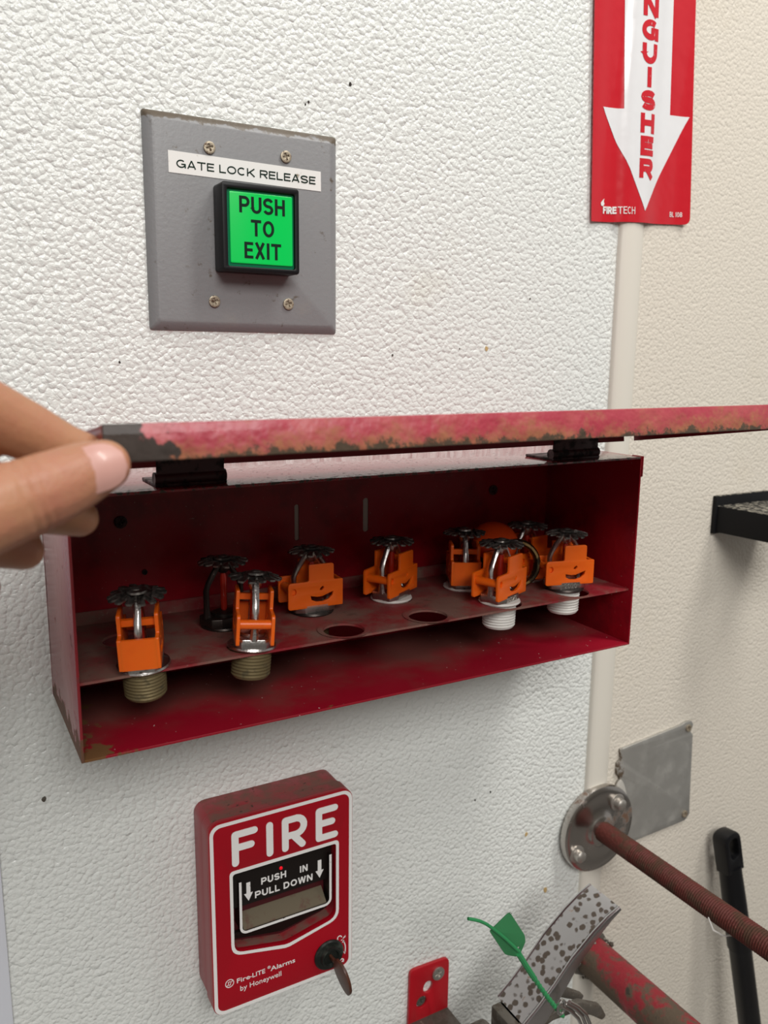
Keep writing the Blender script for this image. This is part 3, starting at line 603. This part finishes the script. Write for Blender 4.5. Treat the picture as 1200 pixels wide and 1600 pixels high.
for x, z in ((17.5, 20.5), (-25, -15)):
    bm = bm_new(); lathe(bm, [(7.4, 0), (7.4, 1.2), (6, 1.8), (5.0, 1.9), (4.8, 6.4), (3.4, 7.6), (1, 8)], 20, WALL @ T(x, z, 9.6)); part('bolt', bm, 'bolt', RD)
bm = bm_new(); prof = []; k = 8
while k < 45: prof.append((8.6, k)); k += 8
while k < 330: prof += [(8.7, k), (8.0, k+.9)]; k += 1.9
RX = Matrix.Rotation(math.radians(-1.5), 4, 'Y')
lathe(bm, prof, 22, RX @ WALL); part('threaded_rod', bm, 'rod', RD, label='rusty dark red threaded rod')
bm = bm_new(); tube(bm, [(-9, -128, -2), (-9, -133, -9), (-3, -138, -12.6), (4, -141, -12.2), (8, -145, -9)], [.5, .7, .6, .6, .4], 6); part('thread_scrap', bm, 'thread', RD, label='scrap of white thread on the rod')

BK = thing('black_bracket', (475, 0, -161), 'dusty black plastic wall bracket with hole, at right edge of cream wall', 'bracket')
bm = bm_new(); box(bm, 0, 70, -4, 0, 0, 33, bev=.6); part('back_plate', bm, 'blackm', BK)
bm = bm_new(); prism(bm, [roundpoly([(2, 3), (68, 3), (63, 70), (50, 96), (22, 96), (7, 70)], [1, 1, 8, 14, 14, 8]), circle(35, 62, 17, 28)], 23, Matrix(((1, 0, 0, 0), (0, -1, 0, 0), (0, 0, 1, 0), (0, 0, 0, 1))), bev=.6, z0=1.5); part('arm', bm, 'blackm', BK)

# red pipe stub out of the wall
PP = thing('red_pipe', (361, 0, -528), 'thick dirty red pipe sticking out of the cream wall behind steel lever', 'pipe')
bm = bm_new(); lathe(bm, [(16.2, 0), (16.5, 3), (16.5, 330), (15, 331)], 36, WALL); part('pipe', bm, 'pipe', PP)
bm = bm_new(); lathe(bm, [(19.5, 0), (21, 2.5), (19, 5), (16.6, 6)], 30, WALL)
for k in range(26):
    a = random.random()*2*PI; r_ = 15.5+random.random()*4; bmesh.ops.create_icosphere(bm, subdivisions=1, radius=1.2+random.random()*1.9, matrix=T(r_*math.cos(a), -4-random.random()*7, r_*math.sin(a)))
part('wall_collar', bm, 'darksteel', PP, label='crumbling grey collar at the wall')

# mop handle leaning on the cream wall
MP = thing('broom_handle', (627, -133, -1300), 'long black broom handle with hanging loop leaning on cream wall', 'broom')
a = Vector((514-627, -17+133, -456+1300)); d = -a.normalized()
bm = bm_new(); n_ = d
tube(bm, [a+d*26, a+d*60, a+d*110, a+d*112, a+d*800, a+d*(a.length-.5)], [10.2, 11.0, 11.6, 10.4, 11.2, 11.2], 20); part('shaft', bm, 'mop', MP)
bm = bm_new(); side = Vector((0, 1, 0)); side = (side-d*side.dot(d)).normalized(); lat = d.cross(side)
mxh = Matrix((( lat.x, -d.x, side.x, a.x), (lat.y, -d.y, side.y, a.y), (lat.z, -d.z, side.z, a.z), (0, 0, 0, 1)))
prism(bm, [roundpoly([(-10.6, -30), (10.6, -30), (10.8, -6), (10.8, 9), (-10.8, 9), (-10.8, -6)][::1], [0, 0, 3, 9, 9, 3], 5), roundpoly([(-4.6, -16), (6, -16), (6, 3), (-4.6, 3)], 4, 4)], 16, mxh, bev=2, z0=-8)
part('hanging_loop', bm, 'mop', MP)

# ---------------------------------------------------------------- extinguisher bracket, valve and lever
RB = thing('extinguisher_bracket', (174, 0, -600), 'small red steel wall bracket with holes and two screws at bottom edge', 'bracket')
bm = bm_new(); q = lambda x, z: (x-174, z+600)
prism(bm, [roundpoly([q(174, -600), q(211.5, -600), q(211.8, -474), q(176, -472.5)], [1, 1, 5, 5]), circle(*q(192.6, -492.8), 4.2, 18, 5.2), circle(*q(187, -503.9), 4.6, 18, 5.0)], 3, WALL, bev=.5, z0=0); part('plate', bm, 'redbracket', RB)
bm = bm_new(); cross_screw(bm, *q(201.2, -483.6), 5.4, 3, 1.6); part('screw', bm, 'bolt', RB)
bm = bm_new(); cross_screw(bm, *q(187, -503.9), 4.0, .2, 1.6); part('screw', bm, 'darksteel', RB)
bm = bm_new(); box(bm, 174.5-174, 211.5-174, -66, -2.6, -521.5+600, -518.5+600, bev=.6)
part('hook_arm', bm, 'darksteel', RB)

EX = thing('extinguisher_valve', (188, -84, -600), 'fire extinguisher valve with rust spotted steel squeeze lever at bottom edge', 'fire extinguisher')
ox, oz = 188, -600
lev = [(291, -396.2), (280, -400.6), (267, -408), (248, -422), (233, -437), (220, -448.5), (208, -457.2)]
def e(p, y): return Vector((p[0]-ox, y+84, p[1]-oz))
bm = bm_new(); th_ = 1.6
top = [[bm.verts.new(e(p, y)) for y in (-70, -76, -83, -90, -96)] for p in lev]
low = [[bm.verts.new(e((p[0]+.9, p[1]-1.5), y)) for y in (-70, -76, -83, -90, -96)] for p in lev]
for g_, fl in ((top, 0), (low, 1)):
    for i in range(len(lev)-1):
        for j in range(4): bm.faces.new((g_[i][j], g_[i][j+1], g_[i+1][j+1], g_[i+1][j]))
for i in range(len(lev)-1):
    for j in (0, 4): bm.faces.new((top[i][j], low[i][j], low[i+1][j], top[i+1][j]))
for i in (0, len(lev)-1):
    for j in range(4): bm.faces.new((top[i][j], low[i][j], low[i][j+1], top[i][j+1]))
lv_ = part('squeeze_lever', bm, 'lever', EX, label='curved steel lever with brown rust spots')
for y0, nm in ((-98.6, 'lever_flange'), (-69.5, 'lever_flange')):
    bm = bm_new(); dp = [3, 5, 7, 9.5, 12.5, 15, 17]
    pa = [(p[0], p[1]+.4) for p in lev]; pb = [(p[0]+d_*.62, p[1]-d_*.78) for p, d_ in zip(lev, dp)]
    prism(bm, [pa+pb[::-1]], 3.6, T(-ox, 84, -oz) @ WALL, bev=1.7, z0=-y0-2.6); part(nm, bm, 'flangebright', lv_, label='bright turned down edge')
bm = bm_new(); box(bm, 200-ox, 214-ox, -12, 12, -485-oz, -458-oz, bev=1.5); box(bm, 205-ox, 222-ox, -12, 12, -500-oz, -458-oz, bev=2)
part('valve_block', bm, 'darksteel', EX)
bm = bm_new(); lathe(bm, [(15, 0), (15, 8), (13, 10), (13, 50), (16, 52), (16, 58), (10, 60)], 24, T(205-ox, 0, -560-oz)); lathe(bm, [(11, -46), (11, -20), (14, -19), (14, -6), (11, -5)], 20, T(196-ox, 0, -473-oz) @ Matrix.Rotation(PI/2, 4, 'Y')); part('valve_neck', bm, 'darksteel', EX)
bm = bm_new()
prism(bm, [roundpoly([(214-ox, -466-oz), (240-ox, -461-oz), (262-ox, -463.5-oz), (282-ox, -475-oz), (288-ox, -486-oz), (284-ox, -488-oz), (274-ox, -480-oz), (258-ox, -470-oz), (236-ox, -467.5-oz), (214-ox, -474-oz)], 2, 3)], 5, WALL, bev=.8, z0=7)
prism(bm, [roundpoly([(214-ox, -466-oz), (246-ox, -464-oz), (266-ox, -470-oz), (286-ox, -484-oz), (283-ox, -488-oz), (262-ox, -476-oz), (240-ox, -471-oz), (214-ox, -474-oz)], 2, 3)], 5, WALL, bev=.8, z0=-14); part('carry_handle', bm, 'darksteel', EX)
bm = bm_new(); lathe(bm, [(4.5, 0), (4.5, 3), (3, 3.8)], 16, WALL @ T(212-ox, -470-oz, 13)); lathe(bm, [(7.5, 0), (7.2, 1.6), (4.8, 2)], 18, WALL @ T(222-ox, -476-oz, 13)); part('pivot_pin', bm, 'wire', EX)
bm = bm_new(); tube(bm, [(176-ox, 10, -506-oz), (186-ox, 6, -497-oz), (197-ox, 2, -488-oz), (203-ox, 0, -486-oz), (212-ox, -2, -492-oz), (222-ox, -4, -505-oz)], 4.2, 12); part('hose_stub', bm, 'black', EX)
bm = bm_new()
for k_, (sx_, sz_) in enumerate(((0, 0), (3.5, .6), (7, 0))):
    tube(bm, [(226-ox+sx_, -30, -437-oz+sz_), (234-ox+sx_, -30, -444-oz+sz_), (243-ox+sx_, -29, -455-oz+sz_), (250-ox+sx_, -27, -468-oz), (253-ox+sx_, -24, -483-oz)], 1.3, 8)
tube(bm, [(226-ox+3*math.cos(a_), -30, -438-oz+5*math.sin(a_)) for a_ in [2*PI*k/14 for k in range(15)]], 1.2, 8)
part('pull_pin_wire', bm, 'wire', EX)
# green tamper seal: hangs on the lever, a thing of its own
TG = thing('green_seal_tag', (189, -111, -386), 'green plastic tamper seal with flat tag and twisted tail, on steel lever', 'seal tag')
tp = [(179.7, -354.1), (182, -354.5), (194.0, -374), (195, -379), (192, -385), (188, -387.5), (179, -382.4), (166.2, -361.5)]
bm = bm_new(); prism(bm, [roundpoly([(x-189, z+386) for x, z in tp][::-1], 1.2, 2), circle(0, 3.8, 1.6, 10)], 1.2, WALL, bev=.2, z0=-1.0); part('tag', bm, 'tag', TG)
bm = bm_new(); tube(bm, [(x-189, -1.9-.5*math.sin(i_), z+386) for i_, (x, z) in enumerate(((147.8, -344.5), (152, -346.4), (156.5, -349), (161.5, -353), (166.5, -357.9), (172, -363.6), (177, -369), (183, -376), (188.2, -382.2)))], 1.05, 8)
pts = []; rads = []
for i_ in range(60):
    f_ = i_/59; x = 189+(230.1-189)*f_; z = -385-63.6*f_-2*math.sin(f_*PI); pts.append((x-189, -1+.0*f_, z+386)); rads.append((1.9 if f_ < .35 else 1.5)+.38*math.sin(i_*1.9)*(f_ > .3))
tube(bm, pts, rads, 8); part('tail', bm, 'seal', TG)

# ---------------------------------------------------------------- the hand on the lid
HD = thing('hand', (-88.8, -215, -52), 'hand of a person gripping the left corner of the raised lid, thumb in front', 'person')
def hb_(pts, rads, b, n=14):
    """limb through points with spheres of given radii, resampled, for the voxel union"""
    P_ = [Vector(p)-Vector((-90, -215, -52)) for p in pts]; out = []; rr = []
    for i in range(len(P_)-1):
        p0 = P_[max(i-1, 0)]; p1 = P_[i]; p2 = P_[i+1]; p3 = P_[min(i+2, len(P_)-1)]
        for k in range(6):
            s = k/6; out.append(.5*((2*p1)+(p2-p0)*s+(2*p0-5*p1+4*p2-p3)*s*s+(3*p1-p0-3*p2+p3)*s**3)); rr.append(rads[i]*(1-s)+rads[i+1]*s)
    out.append(P_[-1]); rr.append(rads[-1]); tube(b, out, rr, n)
    bmesh.ops.create_icosphere(b, subdivisions=3, radius=rads[0], matrix=Matrix.Translation(P_[0])); bmesh.ops.create_icosphere(b, subdivisions=3, radius=rads[-1], matrix=Matrix.Translation(P_[-1]))
bm = bm_new()
hb_([(-69.5, -216.5, -45.8), (-76, -219, -47.6), (-85, -222.5, -50.5), (-98, -229, -53.5), (-116, -238, -57.5), (-140, -246, -62)], [7.9, 9.6, 10.8, 11.6, 12.4, 15], bm)          # thumb
hb_([(-70.6, -196, -45), (-79, -197, -42), (-92, -200, -34.5), (-112, -208, -25), (-140, -220, -30)], [7.0, 8.3, 9.6, 10.4, 12.5], bm)                        # index finger
hb_([(-73.5, -192, -66), (-82, -194, -62.5), (-96, -199, -57), (-116, -206, -42), (-142, -222, -40)], [6.2, 7.8, 8.6, 9.6, 12], bm)                     # middle finger
hb_([(-91, -192, -75), (-99, -194, -71.5), (-111, -200, -65), (-128, -208, -55), (-148, -224, -50)], [6.4, 7.6, 8.4, 9.4, 12], bm)                     # ring finger
hb_([(-104, -196, -85), (-113, -199, -81), (-126, -206, -72), (-142, -214, -64), (-158, -228, -60)], [5.4, 6.4, 7.2, 8, 11], bm)                     # little finger
hb_([(-140, -222, -33), (-146, -226, -44), (-152, -230, -56), (-165, -236, -56), (-195, -246, -50), (-225, -256, -46), (-300, -285, -40), (-420, -330, -30)], [13, 16, 15, 24, 26, 24, 25, 32], bm, 18)  # palm, wrist, forearm
hm = mesh('hand', bm, 'skin')
ho = link('hand_skin', hm, HD)
md = ho.modifiers.new('u', 'REMESH'); md.mode = 'VOXEL'; md.voxel_size = .0011; md.use_smooth_shade = True
sm_ = ho.modifiers.new('s', 'SMOOTH'); sm_.factor = .5; sm_.iterations = 6
dg = bpy.context.evaluated_depsgraph_get(); dg.update(); me = bpy.data.meshes.new_from_object(ho.evaluated_get(dg)); ho.modifiers.clear(); ho.data = me
# knuckle creases pressed into the thumb, nail fold
cr = Vector((-90, -215, -52))
nrm = [v.normal.copy() for v in me.vertices]; cos = [v.co.copy() for v in me.vertices]
for vi, v in enumerate(cos):
    p = v*1000+cr
    ax = Vector((-98+69.5, 0, -53.5+46.6)).normalized(); s = (p-Vector((-69.5, 0, -46.6))).dot(ax)
    if p.y < -222 and p.z < -34:
        for c0, dep in ((21.5, .55), (24.5, .4), (19, .35)):
            v += nrm[vi]*(-.001*dep*math.exp(-((s-c0-.06*(p.z+50)**1)/.7)**2))
me.vertices.foreach_set('co', [c for v in cos for c in v]); me.update()
me.shade_smooth()
ho.name = 'skin'
# thumb nail: curved plate on the camera side of the thumb
bm = bm_new()
tc_ = Vector((-72.8, -218, -47.4))-cr; axn = Vector((1, .22, .24)).normalized(); nd = Vector((-.30, -.93, .18)); nd = (nd-axn*nd.dot(axn)).normalized(); sd = axn.cross(nd)
g_ = []
for i in range(9):
    s_ = -7.0+14.2*i/8; wv = 1.0*math.sqrt(max(0, 1-max(0, (s_-2.4)/5.2)**2))*(.86 if i == 0 else .96 if i == 1 else 1)
    R_ = 9.9-.15*max(0, s_)
    g_.append([bm.verts.new(tc_+axn*s_+(nd*math.cos(a_*wv)+sd*math.sin(a_*wv))*(R_+.15-.035*max(0, s_)**1.5)) for a_ in [math.radians(-44+88*j/8) for j in range(9)]])
for i in range(8):
    for j in range(8): bm.faces.new((g_[i][j], g_[i+1][j], g_[i+1][j+1], g_[i][j+1]))
r = bmesh.ops.extrude_face_region(bm, geom=bm.faces[:])
for v in r['geom']:
    if isinstance(v, bmesh.types.BMVert): v.co += nd*-1.0
part('thumb_nail', bm, 'nail', HD, label='thumb nail')
